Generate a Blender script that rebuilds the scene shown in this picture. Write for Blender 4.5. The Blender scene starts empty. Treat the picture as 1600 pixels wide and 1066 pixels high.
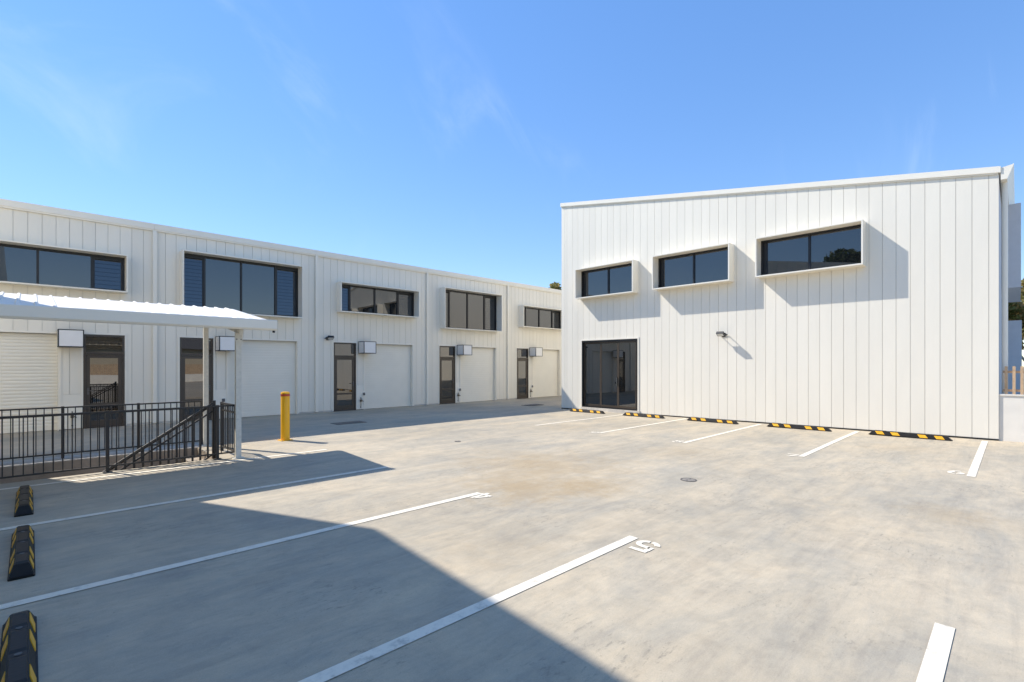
import bpy, bmesh, math, random
from mathutils import Vector, Matrix
random.seed(7)
sc = bpy.context.scene
col = sc.collection
R = math.radians

# ------------------------------------------------------------------ camera
cam_d = bpy.data.cameras.new('camera'); cam = bpy.data.objects.new('camera', cam_d); col.objects.link(cam)
cam.location = (0, 0, 1.70)
cam.rotation_euler = (R(90), 0, R(45.668 - 90))
cam_d.sensor_width = 36; cam_d.lens = 17.365; cam_d.shift_y = 0.02313
cam_d.clip_start = 0.05; cam_d.clip_end = 3000
sc.camera = cam

# ------------------------------------------------------------------ sun, sky, exposure
SUN_DIR = Vector((0.366, -0.85, -0.89)).normalized()      # direction the light travels
EL = math.asin(-SUN_DIR.z); AZ = math.atan2(-SUN_DIR.x, -SUN_DIR.y)
sun_d = bpy.data.lights.new('sun', 'SUN'); sun_d.energy = 2.95; sun_d.angle = R(0.5); sun_d.color = (1.0, 0.95, 0.88)
sun = bpy.data.objects.new('sun', sun_d); col.objects.link(sun)
sun.rotation_euler = SUN_DIR.to_track_quat('-Z', 'Y').to_euler(); sun.location = (-20, 40, 40)
w = bpy.data.worlds.new('World'); sc.world = w; w.use_nodes = True
nt = w.node_tree; nt.nodes.clear()
out = nt.nodes.new('ShaderNodeOutputWorld'); bg = nt.nodes.new('ShaderNodeBackground')
sky = nt.nodes.new('ShaderNodeTexSky'); sky.sky_type = 'NISHITA'; sky.sun_disc = False
sky.sun_elevation = EL; sky.sun_rotation = AZ
sky.altitude = 400; sky.air_density = 1.0; sky.dust_density = 0.0; sky.ozone_density = 4.0
bg.inputs['Strength'].default_value = 0.15
gam = nt.nodes.new('ShaderNodeGamma'); gam.inputs['Gamma'].default_value = 0.52
sat = nt.nodes.new('ShaderNodeHueSaturation'); sat.inputs['Hue'].default_value = 0.513; sat.inputs['Saturation'].default_value = 1.64; sat.inputs['Value'].default_value = 1.54
nt.links.new(sky.outputs[0], gam.inputs[0]); nt.links.new(gam.outputs[0], sat.inputs['Color']); # thin high cirrus wisps
tc = nt.nodes.new('ShaderNodeTexCoord')
def wn(scale, rot, stretch, det, dist):
    mp = nt.nodes.new('ShaderNodeMapping'); mp.inputs['Scale'].default_value = stretch; mp.inputs['Rotation'].default_value = rot
    nz = nt.nodes.new('ShaderNodeTexNoise'); nz.inputs['Scale'].default_value = scale; nz.inputs['Detail'].default_value = det; nz.inputs['Roughness'].default_value = 0.6; nz.inputs['Distortion'].default_value = dist
    nt.links.new(tc.outputs['Generated'], mp.inputs['Vector']); nt.links.new(mp.outputs[0], nz.inputs['Vector']); return nz.outputs['Fac']
def wr(sock, a, b, lo, hi):
    m_ = nt.nodes.new('ShaderNodeMapRange'); m_.interpolation_type = 'SMOOTHSTEP'; nt.links.new(sock, m_.inputs[0])
    for k_, v_ in enumerate((a, b, lo, hi)): m_.inputs[1 + k_].default_value = v_
    return m_.outputs[0]
c1 = wr(wn(3.0, (R(30), R(20), R(50)), (1.0, 4.0, 1.0), 8, 0.6), 0.52, 0.85, 0.0, 0.22)
c2 = wr(wn(1.6, (0, 0, 0), (1, 1, 1), 3, 0.2), 0.46, 0.66, 0.0, 1.0)
mm = nt.nodes.new('ShaderNodeMath'); mm.operation = 'MULTIPLY'; nt.links.new(c1, mm.inputs[0]); nt.links.new(c2, mm.inputs[1])
cm = nt.nodes.new('ShaderNodeMix'); cm.data_type = 'RGBA'; nt.links.new(mm.outputs[0], cm.inputs[0])
nt.links.new(sat.outputs[0], cm.inputs[6]); cm.inputs[7].default_value = (3.3, 3.7, 4.3, 1)
nt.links.new(cm.outputs[2], bg.inputs['Color']); nt.links.new(bg.outputs[0], out.inputs[0])
sc.view_settings.view_transform = 'Standard'; sc.view_settings.look = 'None'
sc.view_settings.gamma = 1; sc.view_settings.use_curve_mapping = False
sc.view_settings.exposure = 1.06
sc.render.engine = 'CYCLES'

# ------------------------------------------------------------------ materials
def new_mat(name):
    m = bpy.data.materials.new(name); m.use_nodes = True
    n = m.node_tree; b = n.nodes['Principled BSDF']
    return m, n, b
def N(n, t, **kw):
    x = n.nodes.new(t)
    for k, v in kw.items():
        if k in x.inputs: x.inputs[k].default_value = v
        else: setattr(x, k, v)
    return x
def noise(n, vec, scale, detail=4, rough=0.55, dist=0.0):
    x = N(n, 'ShaderNodeTexNoise', Scale=scale, Detail=detail, Roughness=rough, Distortion=dist)
    if vec is not None: n.links.new(vec, x.inputs['Vector'])
    return x.outputs['Fac']
def ramp(n, fac, stops):
    r = n.nodes.new('ShaderNodeValToRGB'); e = r.color_ramp.elements
    while len(e) < len(stops): e.new(0.5)
    for i, (p, c) in enumerate(stops):
        e[i].position = p; e[i].color = (c[0], c[1], c[2], 1) if not isinstance(c, (int, float)) else (c, c, c, 1)
    n.links.new(fac, r.inputs[0]); return r.outputs[0]
def mix(n, fac, a, b, mode='MIX'):
    x = n.nodes.new('ShaderNodeMix'); x.data_type = 'RGBA'; x.blend_type = mode
    for sock, val in ((x.inputs[0], fac), (x.inputs[6], a), (x.inputs[7], b)):
        if hasattr(val, 'node'): n.links.new(val, sock)
        elif isinstance(val, (int, float)): sock.default_value = val
        else: sock.default_value = (val[0], val[1], val[2], 1)
    return x.outputs[2]
def bump(n, b, h, strength=0.2, dist=0.01):
    x = N(n, 'ShaderNodeBump', Strength=strength, Distance=dist)
    n.links.new(h, x.inputs['Height']); n.links.new(x.outputs[0], b.inputs['Normal'])
def geo_pos(n): return n.nodes.new('ShaderNodeNewGeometry').outputs['Position']
def mapping(n, vec, sc_=(1, 1, 1), rot=(0, 0, 0)):
    m = n.nodes.new('ShaderNodeMapping'); m.inputs['Scale'].default_value = sc_; m.inputs['Rotation'].default_value = rot
    n.links.new(vec, m.inputs['Vector']); return m.outputs[0]

def mat_simple(name, c, rough=0.5, spec=0.5, metal=0.0, var=0.06, nscale=6.0, bmp=0.0, bscale=60):
    m, n, b = new_mat(name)
    p = geo_pos(n)
    f = noise(n, p, nscale, 4)
    lo = tuple(x * (1 - var) for x in c); hi = tuple(min(1, x * (1 + var)) for x in c)
    n.links.new(ramp(n, f, [(0.3, lo), (0.7, hi)]), b.inputs['Base Color'])
    b.inputs['Roughness'].default_value = rough; b.inputs['Specular IOR Level'].default_value = spec; b.inputs['Metallic'].default_value = metal
    if bmp: bump(n, b, noise(n, p, bscale, 3), bmp, 0.004)
    return m

def mat_cladding(name, c):
    m, n, b = new_mat(name)
    p = geo_pos(n)
    oi = n.nodes.new('ShaderNodeObjectInfo')
    f = noise(n, mapping(n, p, (1, 1, 0.25)), 1.4, 5)
    base = ramp(n, f, [(0.25, tuple(x * 0.965 for x in c)), (0.75, tuple(min(1, x * 1.02) for x in c))])
    tone = ramp(n, oi.outputs['Random'], [(0.0, 0.955), (1.0, 1.0)])
    base = mix(n, 1.0, base, tone, 'MULTIPLY')
    st = noise(n, mapping(n, p, (9, 9, 0.5)), 1.0, 5, 0.6)     # faint rain streaks
    base = mix(n, ramp(n, st, [(0.58, 0.0), (0.8, 0.10)]), base, tuple(x * 0.75 for x in c))
    n.links.new(base, b.inputs['Base Color'])
    b.inputs['Roughness'].default_value = 0.42; b.inputs['Specular IOR Level'].default_value = 0.4
    h = noise(n, mapping(n, p, (1.0, 1.0, 0.35)), 2.2, 2)      # oil-canning of the thin sheet
    bump(n, b, h, 0.25, 0.02)
    return m

def mat_concrete(name, cool, mean, warm, stain=(0.40, 0.29, 0.16), spots=()):
    """power-floated slab: soft cloudy tone, warm/cool drift, trowel streaks, scuffs, speckle, local stains"""
    m, n, b = new_mat(name)
    p = geo_pos(n)
    def mul(a, c): return mix(n, 1.0, a, c, 'MULTIPLY')
    hue = noise(n, mapping(n, p, (0.7, 1.5, 1), (0, 0, R(44))), 0.75, 13, 0.74, 0.5)
    base = ramp(n, hue, [(0.38, cool), (0.50, mean), (0.63, warm)])
    big = noise(n, p, 0.33, 4, 0.5, 0.3)
    base = mul(base, ramp(n, big, [(0.30, 0.90), (0.70, 1.07)]))
    mid = noise(n, mapping(n, p, (1, 1, 1), (0, 0, R(70))), 3.6, 11, 0.76, 0.3)
    base = mul(base, ramp(n, mid, [(0.33, 0.87), (0.5, 0.995), (0.67, 1.09)]))
    tr = noise(n, mapping(n, p, (0.45, 4.5, 1), (0, 0, R(46))), 1.7, 11, 0.74, 0.5)
    base = mul(base, ramp(n, tr, [(0.33, (0.87, 0.87, 0.885)), (0.52, (1, 1, 1)), (0.70, (1.06, 1.04, 1.01))]))
    # dark scuffs gathered in patches
    d1 = noise(n, mapping(n, p, (1, 2.6, 1), (0, 0, R(30))), 9.0, 8, 0.72, 0.3)
    d2 = noise(n, p, 0.9, 4, 0.5)
    dm = n.nodes.new('ShaderNodeMath'); dm.operation = 'MULTIPLY'
    n.links.new(ramp(n, d1, [(0.55, 0.0), (0.64, 0.7)]), dm.inputs[0]); n.links.new(ramp(n, d2, [(0.50, 0.0), (0.62, 1.0)]), dm.inputs[1])
    base = mix(n, dm.outputs[0], base, tuple(x * 0.62 for x in cool))
    # scattered pale scratches
    e1 = noise(n, mapping(n, p, (1, 7, 1), (0, 0, R(12))), 7.0, 6, 0.6)
    base = mix(n, ramp(n, e1, [(0.66, 0.0), (0.76, 0.35)]), base, tuple(min(1, x * 1.2) for x in mean))
    # tan water stains
    for (x, y, r, amt) in spots:
        vm = n.nodes.new('ShaderNodeVectorMath'); vm.operation = 'DISTANCE'; vm.inputs[1].default_value = (x, y, 0); n.links.new(p, vm.inputs[0])
        ad = n.nodes.new('ShaderNodeMath'); ad.operation = 'MULTIPLY_ADD'; ad.inputs[1].default_value = 3.6 * r; n.links.new(noise(n, p, 2.2 / r, 12, 0.78, 0.3), ad.inputs[0])
        n.links.new(vm.outputs['Value'], ad.inputs[2])
        base = mix(n, mask_lt(n, ad.outputs[0], 1.5 * r, 3.3 * r, amt), base, stain)
    # pits and small dark specks, pale efflorescence smears
    pt = noise(n, p, 38, 2, 0.5)
    base = mix(n, ramp(n, pt, [(0.70, 0.0), (0.76, 0.5)]), base, tuple(x * 0.45 for x in cool))
    ef = noise(n, mapping(n, p, (0.8, 2.4, 1), (0, 0, R(60))), 1.3, 12, 0.8, 0.8)
    base = mix(n, ramp(n, ef, [(0.54, 0.0), (0.66, 0.42)]), base, tuple(min(1, x * 1.22) for x in mean))
    eg = noise(n, mapping(n, p, (1.0, 2.0, 1), (0, 0, R(38))), 1.1, 12, 0.8, 0.8)
    base = mix(n, ramp(n, eg, [(0.54, 0.0), (0.66, 0.40)]), base, tuple(x * 0.74 for x in cool))
    fine = noise(n, p, 110, 3, 0.75)
    base = mul(base, ramp(n, fine, [(0.3, 0.90), (0.7, 1.07)]))
    n.links.new(base, b.inputs['Base Color'])
    n.links.new(ramp(n, mid, [(0.3, 0.60), (0.7, 0.82)]), b.inputs['Roughness'])
    b.inputs['Specular IOR Level'].default_value = 0.3
    hh = n.nodes.new('ShaderNodeMath'); hh.operation = 'ADD'
    n.links.new(mid, hh.inputs[0]); n.links.new(fine, hh.inputs[1])
    bump(n, b, hh.outputs[0], 0.12, 0.006)
    return m
def mask_lt(n, v, a, c, amt):
    mr = n.nodes.new('ShaderNodeMapRange'); mr.interpolation_type = 'SMOOTHSTEP'
    n.links.new(v, mr.inputs[0]); mr.inputs[1].default_value = a; mr.inputs[2].default_value = c; mr.inputs[3].default_value = amt; mr.inputs[4].default_value = 0.0
    return mr.outputs[0]

def mat_paint(name, c):
    m, n, b = new_mat(name)
    p = geo_pos(n)
    f = noise(n, p, 9, 7, 0.7)
    base = ramp(n, f, [(0.32, tuple(x * 0.66 for x in c)), (0.44, tuple(x * 0.93 for x in c)), (0.52, c)])
    n.links.new(base, b.inputs['Base Color']); b.inputs['Roughness'].default_value = 0.6
    bump(n, b, noise(n, p, 70, 3), 0.15, 0.003)
    return m

def mat_glass(name, ior=2.3, tint=(0.010, 0.012, 0.014)):
    m, n, b = new_mat(name)
    p = geo_pos(n)
    b.inputs['Base Color'].default_value = (*tint, 1)
    b.inputs['Roughness'].default_value = 0.012; b.inputs['IOR'].default_value = ior
    bump(n, b, noise(n, p, 1.1, 1), 0.035, 0.02)
    return m

def mat_leaf(name, cs):
    m, n, b = new_mat(name)
    g = n.nodes.new('ShaderNodeNewGeometry')
    c = ramp(n, g.outputs['Random Per Island'], [(i / (len(cs) - 1), x) for i, x in enumerate(cs)])
    n.links.new(c, b.inputs['Base Color']); b.inputs['Roughness'].default_value = 0.6; b.inputs['Specular IOR Level'].default_value = 0.2
    tl = n.nodes.new('ShaderNodeBsdfTranslucent'); n.links.new(c, tl.inputs['Color'])
    mx = n.nodes.new('ShaderNodeAddShader'); n.links.new(b.outputs[0], mx.inputs[0]); n.links.new(tl.outputs[0], mx.inputs[1])
    n.links.new(mx.outputs[0], n.nodes['Material Output'].inputs['Surface'])
    return m

M = {}
M['clad'] = mat_cladding('white_cladding', (0.87, 0.81, 0.685))
M['trim'] = mat_simple('white_trim', (0.88, 0.82, 0.695), 0.38, 0.45, var=0.02, nscale=2)
M['curtain'] = mat_simple('roller_curtain_white', (0.88, 0.82, 0.69), 0.45, 0.4, var=0.025, nscale=2)
M['seam'] = mat_simple('seam_grey', (0.62, 0.59, 0.53), 0.7, 0.2)
M['black'] = mat_simple('black_powdercoat', (0.010, 0.010, 0.011), 0.38, 0.5)
M['bronze'] = mat_simple('dark_bronze_frame', (0.066, 0.050, 0.036), 0.36, 0.5)
M['rail'] = mat_simple('rail_black', (0.024, 0.018, 0.013), 0.42, 0.6)
M['glass'] = mat_glass('window_glass', 2.0)
M['glass_door'] = mat_glass('door_glass', 2.3, (0.006, 0.006, 0.006))
M['louvre'] = mat_simple('louvre_glass', (0.018, 0.024, 0.034), 0.12, 0.9)
M['concrete'] = mat_concrete('yard_concrete', (0.405, 0.36, 0.28), (0.482, 0.412, 0.302), (0.56, 0.462, 0.322), spots=((4.9, 4.75, 0.8, 0.8), (6.2, 5.6, 1.4, 0.7), (5.6, 4.2, 0.5, 0.8), (9.2, 4.6, 0.7, 0.3), (7.5, 0.55, 0.5, 0.4), (10.5, 8.6, 0.9, 0.3), (3.2, 3.4, 0.6, 0.2), (12.4, 1.6, 0.7, 0.25)))
M['walk'] = mat_concrete('pale_concrete', (0.55, 0.51, 0.44), (0.63, 0.58, 0.50), (0.68, 0.63, 0.54))
M['pitwall'] = mat_concrete('pit_concrete', (0.40, 0.33, 0.25), (0.47, 0.39, 0.30), (0.54, 0.45, 0.35))
M['paint'] = mat_paint('line_paint', (0.84, 0.755, 0.60))
M['rubber'] = mat_simple('black_rubber', (0.015, 0.0125, 0.0095), 0.5, 0.3, var=0.25, nscale=14, bmp=0.3)
M['yellow'] = mat_simple('yellow_reflective', (0.85, 0.43, 0.015), 0.4, 0.5, var=0.12, nscale=30)
M['bollard'] = mat_simple('bollard_yellow', (0.93, 0.47, 0.006), 0.35, 0.5, var=0.04)
M['red'] = mat_simple('red_reflective', (0.50, 0.06, 0.02), 0.3, 0.5)
M['galv'] = mat_simple('galvanised', (0.70, 0.66, 0.56), 0.5, 0.5, var=0.08, nscale=20)
M['signface'] = mat_simple('sign_face', (0.86, 0.83, 0.78), 0.35, 0.5, var=0.02)
M['cover'] = mat_simple('worn_cover', (0.26, 0.23, 0.19), 0.6, 0.4, var=0.25, nscale=40, bmp=0.4)
M['iron'] = mat_simple('cast_iron', (0.12, 0.11, 0.10), 0.6, 0.4, var=0.25, nscale=30, bmp=0.4)
M['brass'] = mat_simple('brass_fitting', (0.16, 0.13, 0.09), 0.4, 0.5, metal=0.6)
M['steel'] = mat_simple('handle_steel', (0.55, 0.54, 0.52), 0.25, 0.5, metal=1.0)
M['lens'] = mat_simple('floodlight_lens', (0.62, 0.62, 0.60), 0.15, 0.6)
M['render'] = mat_simple('white_render', (0.78, 0.73, 0.64), 0.8, 0.2, var=0.05, nscale=3, bmp=0.3)
M['shadowgrey'] = mat_simple('shade_grey_wall', (0.60, 0.61, 0.63), 0.6, 0.3, var=0.03)  # shade on the hall's side, put into the base colour as bluish grey
M['timber'] = mat_simple('timber', (0.52, 0.36, 0.22), 0.7, 0.3, var=0.2, nscale=9, bmp=0.3)
M['roof'] = mat_simple('roof_sheet', (0.86, 0.82, 0.74), 0.4, 0.5, var=0.03)
M['soil'] = mat_concrete('dry_ground', (0.16, 0.14, 0.09), (0.20, 0.18, 0.11), (0.24, 0.2, 0.13))
M['bark'] = mat_simple('bark', (0.16, 0.12, 0.09), 0.9, 0.1, var=0.3, nscale=8, bmp=0.5)
M['palebark'] = mat_simple('pale_bark', (0.42, 0.38, 0.32), 0.8, 0.1, var=0.2, nscale=5, bmp=0.4)
M['leaf_a'] = mat_leaf('leaf_olive', [(0.06, 0.07, 0.02), (0.12, 0.12, 0.035), (0.19, 0.15, 0.055), (0.22, 0.15, 0.06)])
M['leaf_b'] = mat_leaf('leaf_dark', [(0.018, 0.028, 0.009), (0.035, 0.05, 0.014), (0.06, 0.075, 0.02)])
M['beige'] = mat_simple('beige_wall', (0.52, 0.44, 0.32), 0.8, 0.2, var=0.05)

# ------------------------------------------------------------------ helpers
HEX = [(0, 3, 2, 1), (4, 5, 6, 7), (0, 1, 5, 4), (1, 2, 6, 5), (2, 3, 7, 6), (3, 0, 4, 7)]
class MB:
    def __init__(s): s.v = []; s.f = []
    def hexa(s, pts):
        k = len(s.v); s.v += [tuple(p) for p in pts]; s.f += [tuple(i + k for i in f) for f in HEX]; return s
    def box(s, x0, x1, y0, y1, z0, z1):
        if x0 > x1: x0, x1 = x1, x0
        if y0 > y1: y0, y1 = y1, y0
        return s.hexa([(x0, y0, z0), (x1, y0, z0), (x1, y1, z0), (x0, y1, z0), (x0, y0, z1), (x1, y0, z1), (x1, y1, z1), (x0, y1, z1)])
    def bar(s, a, b, w, h=None, up=(0, 0, 1)):
        h = h or w; a = Vector(a); b = Vector(b); d = (b - a).normalized()
        up = Vector(up)
        if abs(d.dot(up)) > 0.99: up = Vector((1, 0, 0))
        sx = d.cross(up).normalized() * w / 2; sy = sx.cross(d).normalized() * h / 2
        return s.hexa([a - sx - sy, a + sx - sy, a + sx + sy, a - sx + sy, b - sx - sy, b + sx - sy, b + sx + sy, b - sx + sy])
    def tube(s, a, b, r0, r1=None, n=12, caps=True):
        r1 = r0 if r1 is None else r1; a = Vector(a); b = Vector(b); d = (b - a).normalized()
        up = Vector((0, 0, 1)) if abs(d.z) < 0.99 else Vector((1, 0, 0))
        x = d.cross(up).normalized(); y = d.cross(x).normalized(); k = len(s.v)
        for c, r in ((a, r0), (b, r1)):
            for i in range(n):
                t = 2 * math.pi * i / n; s.v.append(tuple(c + x * (r * math.cos(t)) + y * (r * math.sin(t))))
        for i in range(n):
            j = (i + 1) % n; s.f.append((k + i, k + j, k + n + j, k + n + i))
        if caps: s.f.append(tuple(k + n + i for i in range(n))); s.f.append(tuple(k + n - 1 - i for i in range(n)))
        return s
    def lathe(s, prof, c=(0, 0), n=28):
        k = len(s.v)
        for r, z in prof:
            for i in range(n):
                t = 2 * math.pi * i / n; s.v.append((c[0] + r * math.cos(t), c[1] + r * math.sin(t), z))
        for q in range(len(prof) - 1):
            for i in range(n):
                j = (i + 1) % n; s.f.append((k + q * n + i, k + q * n + j, k + (q + 1) * n + j, k + (q + 1) * n + i))
        s.f.append(tuple(k + (len(prof) - 1) * n + i for i in range(n))); s.f.append(tuple(k + n - 1 - i for i in range(n)))
        return s
    def prism(s, poly, z0, z1, place=lambda a, b, c: (a, b, c)):
        k = len(s.v); n = len(poly)
        s.v += [place(a, b, z0) for a, b in poly] + [place(a, b, z1) for a, b in poly]
        for i in range(n):
            j = (i + 1) % n; s.f.append((k + i, k + j, k + n + j, k + n + i))
        s.f.append(tuple(k + n + i for i in range(n))); s.f.append(tuple(k + n - 1 - i for i in range(n)))
        return s
    def mesh(s, name, m, smooth=False, bevel=0):
        me = bpy.data.meshes.new(name); me.from_pydata(s.v, [], s.f)
        bm = bmesh.new(); bm.from_mesh(me); bmesh.ops.recalc_face_normals(bm, faces=bm.faces)
        if bevel: bmesh.ops.bevel(bm, geom=list(bm.edges), offset=bevel, segments=2, affect='EDGES', clamp_overlap=True)
        bm.to_mesh(me); bm.free()
        if smooth:
            for p in me.polygons: p.use_smooth = True
            try: me.set_sharp_from_angle(angle=R(35))
            except Exception: pass
        me.materials.append(m); return me
    def build(s, name, m, parent=None, smooth=False, bevel=0):
        return link(name, s.mesh(name, m, smooth, bevel), parent)
def link(name, me, parent=None):
    o = bpy.data.objects.new(name, me); col.objects.link(o)
    if parent is not None: o.parent = parent; 
    return o
def tag(o, label=None, cat=None, group=None, kind=None):
    for k, v in (('label', label), ('category', cat), ('group', group), ('kind', kind)):
        if v: o[k] = v
    return o
def empty(name, loc=(0, 0, 0), rz=0, label=None, cat=None, group=None):
    o = bpy.data.objects.new(name, None); col.objects.link(o); o.location = loc; o.rotation_euler.z = rz
    o.empty_display_size = 0.2
    return tag(o, label, cat, group)
def copy_tree(o, parent=None):
    c = o.copy(); col.objects.link(c); c.parent = parent
    for ch in list(o.children): copy_tree(ch, c)
    return c

def smooth01(t): t = max(0, min(1, t)); return t * t * (3 - 2 * t)
def gz(u, v):
    """the yard's slight fall along the right-hand hall"""
    a = smooth01((u - 8) / 6.5); vv = max(-1, min(12.6, v))
    f = 1 - smooth01((v - 12.6) / 2.5)
    return a * f * (0.055 - 0.0067 * vv)

# ------------------------------------------------------------------ the ground
PIT = (-7.0, 2.46, 10.13, 11.75)     # stair opening u0,u1,v0,v1
def grid(name, us, vs, m, hole=None, z=gz, kind='structure', dz=0):
    vv = [(u, v, z(u, v) + dz) for v in vs for u in us]; n = len(us); ff = []
    for j in range(len(vs) - 1):
        for i in range(n - 1):
            if hole:
                cu = (us[i] + us[i + 1]) / 2; cv = (vs[j] + vs[j + 1]) / 2
                if hole[0] < cu < hole[1] and hole[2] < cv < hole[3]: continue
            ff.append((j * n + i, j * n + i + 1, (j + 1) * n + i + 1, (j + 1) * n + i))
    me = bpy.data.meshes.new(name); me.from_pydata(vv, [], ff); me.materials.append(m)
    return tag(link(name, me), kind=kind)
def rng(a, b, s, extra=()):
    x = set(round(a + i * s, 4) for i in range(int(round((b - a) / s)) + 1)) | set(extra)
    return sorted(x)
us = rng(-16, 32, 0.5, PIT[:2]); vs = rng(-24, 18, 0.5, PIT[2:])
yard = grid('concrete_yard', us, vs, M['concrete'], PIT)
big = [-600, -300, -100, -16, 32, 100, 300, 600]; bigv = [-600, -300, -100, -24, 18, 100, 300, 600]
grid('ground', big, bigv, M['soil'], (-16, 32, -24, 18), z=lambda u, v: -0.02 if (-16 <= u <= 32 and -24 <= v <= 18) else -0.4)

# painted bay lines and numbers, lying on the yard
def strip(name, u0, u1, v0, v1, label):
    n = max(2, int((u1 - u0) / 0.5)); v_ = []; f_ = []
    for i in range(n + 1):
        u = u0 + (u1 - u0) * i / n
        for v in (v0, v1): v_.append((u, v, gz(u, v) + 0.005))
    for i in range(n): f_.append((2 * i, 2 * i + 2, 2 * i + 3, 2 * i + 1))
    me = bpy.data.meshes.new(name); me.from_pydata(v_, [], f_); me.materials.append(M['paint'])
    o = link(name, me, yard); o['label'] = label; return o
for k, v in enumerate((0.33, 2.64, 4.97, 7.31, 9.66)):
    strip('bay_line', -0.55, 4.26, v - 0.05, v + 0.05,
          ['white bay line cut by the bottom edge at right', 'white bay line ending beside the painted 5', 'white bay line ending beside the painted 4',
           'white bay line along the edge of the canopy shadow', 'white bay line beside the stair railing'][k])
for k, v in enumerate((0.49, 2.78, 5.05, 7.25, 9.42)):
    strip('bay_line', 10.13, 14.72, v - 0.05, v + 0.05,
          ['white bay line nearest the right end of the hall', 'white bay line between the two nearest hall wheel stops', 'white bay line in the middle of the hall bays',
           'white bay line right of the sliding door', 'white bay line in front of the sliding door'][k])
def stroke(path, wd):
    """flat stroked polyline -> list of quads in glyph space"""
    q = []
    for (a, b) in zip(path[:-1], path[1:]):
        a = Vector(a); b = Vector(b); d = (b - a).normalized(); s = Vector((-d.y, d.x)) * wd / 2; e = d * wd * 0.0
        q.append([a - s - e, b - s + e, b + s + e, a + s - e])
    return q
def arc(cx, cy, rx, ry, a0, a1, n=9): return [(cx + rx * math.cos(R(a0 + (a1 - a0) * i / n)), cy + ry * math.sin(R(a0 + (a1 - a0) * i / n))) for i in range(n + 1)]
def ribbon(path, wd):
    L = []; Rr = []
    for i, p in enumerate(path):
        a = Vector(path[max(0, i - 1)]); b = Vector(path[min(len(path) - 1, i + 1)]); d = (b - a).normalized(); s = Vector((-d.y, d.x)) * wd / 2
        L.append(Vector(p) + s); Rr.append(Vector(p) - s)
    return [[Rr[i], Rr[i + 1], L[i + 1], L[i]] for i in range(len(path) - 1)]
W_ = 0.054
GLY = {  # stencil figures in a 0.2 x 0.3 cell, broken where the stencil has bridges
    '5': [ribbon([(0.0, 0.277), (0.175, 0.277)], W_), ribbon([(0.023, 0.254), (0.023, 0.15)], W_),
          ribbon([(0.03, 0.168)] + arc(0.09, 0.098, 0.088, 0.074, 80, -78, 14), W_), ribbon(arc(0.09, 0.098, 0.088, 0.074, -92, -170), W_)],
    '4': [ribbon([(0.135, 0.0), (0.135, 0.30)], W_), ribbon([(0.105, 0.275), (0.02, 0.10)], W_), ribbon([(0.0, 0.082), (0.108, 0.082)], W_), ribbon([(0.16, 0.082), (0.2, 0.082)], W_)],
    '6': [ribbon(arc(0.10, 0.097, 0.077, 0.075, 100, 265, 12), W_), ribbon(arc(0.10, 0.097, 0.077, 0.075, 275, 440, 12), W_), ribbon([(0.023, 0.12), (0.035, 0.19), (0.075, 0.262), (0.15, 0.285)], W_)],
    '7': [ribbon([(0.0, 0.277), (0.19, 0.277)], W_), ribbon([(0.17, 0.24), (0.075, 0.0)], W_)],
    '8': [ribbon(arc(0.10, 0.08, 0.077, 0.058, 100, 260, 12), W_), ribbon(arc(0.10, 0.08, 0.077, 0.058, -80, 80, 12), W_), ribbon(arc(0.10, 0.222, 0.066, 0.055, 100, 260, 12), W_), ribbon(arc(0.10, 0.222, 0.066, 0.055, -80, 80, 12), W_)],
    '9': [ribbon(arc(0.10, 0.20, 0.077, 0.075, 100, 265, 12), W_), ribbon(arc(0.10, 0.20, 0.077, 0.075, 275, 440, 12), W_), ribbon([(0.177, 0.18), (0.165, 0.11), (0.12, 0.04), (0.05, 0.015)], W_)],
}
def number(ch, u, v, facing, label, s=1.0):
    """facing -1: read looking along -u, +1: read looking along +u; (u,v) = the cell's lower left corner"""
    v_ = []; f_ = []
    for qs in GLY[ch]:
        for q in qs:
            k = len(v_)
            for p in q:
                uu = u + facing * p.y * s; vv = v - facing * p.x * s
                v_.append((uu, vv, gz(uu, vv) + 0.0055))
            f_.append((k, k + 1, k + 2, k + 3))
    me = bpy.data.meshes.new('bay_number'); me.from_pydata(v_, [], f_); me.materials.append(M['paint'])
    o = link('bay_number', me, yard); o['label'] = label
number('5', 4.27, 2.345, -1, 'white stencilled number 5')
number('4', 4.33, 4.735, -1, 'white stencilled number 4')
number('6', 10.20, 0.77, 1, 'white stencilled number 6')
number('7', 10.00, 3.04, 1, 'white stencilled number 7')
number('8', 10.08, 5.33, 1, 'white stencilled number 8')
number('9', 9.95, 7.50, 1, 'white stencilled number 9')

# ------------------------------------------------------------------ cladding panels with openings
def panel_rects(a, b, z0, z1, openings):
    """strip a..b minus rectangular openings -> list of (a,b,z0,z1)"""
    cuts = sorted(set([a, b] + [x for o in openings for x in (o[0], o[1]) if a < x < b])); res = []
    for p, q in zip(cuts[:-1], cuts[1:]):
        if q - p < 0.004: continue
        c = (p + q) / 2
        spans = sorted((o[2], o[3]) for o in openings if o[0] <= c <= o[1]); z = z0
        for s, e in spans:
            if s > z: res.append((p, q, z, min(s, z1)))
            z = max(z, e)
        if z < z1: res.append((p, q, z, z1))
    return res
def pieces(rects):
    """group rectangles that touch into single panel pieces"""
    gs = []
    for r in rects:
        hit = [g for g in gs if any((abs(o[1] - r[0]) < 1e-6 or abs(o[0] - r[1]) < 1e-6) and min(o[3], r[3]) > max(o[2], r[2]) for o in g)]
        for g in hit: gs.remove(g)
        gs.append([r] + [o for g in hit for o in g])
    return gs
GAP = 0.007

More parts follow.
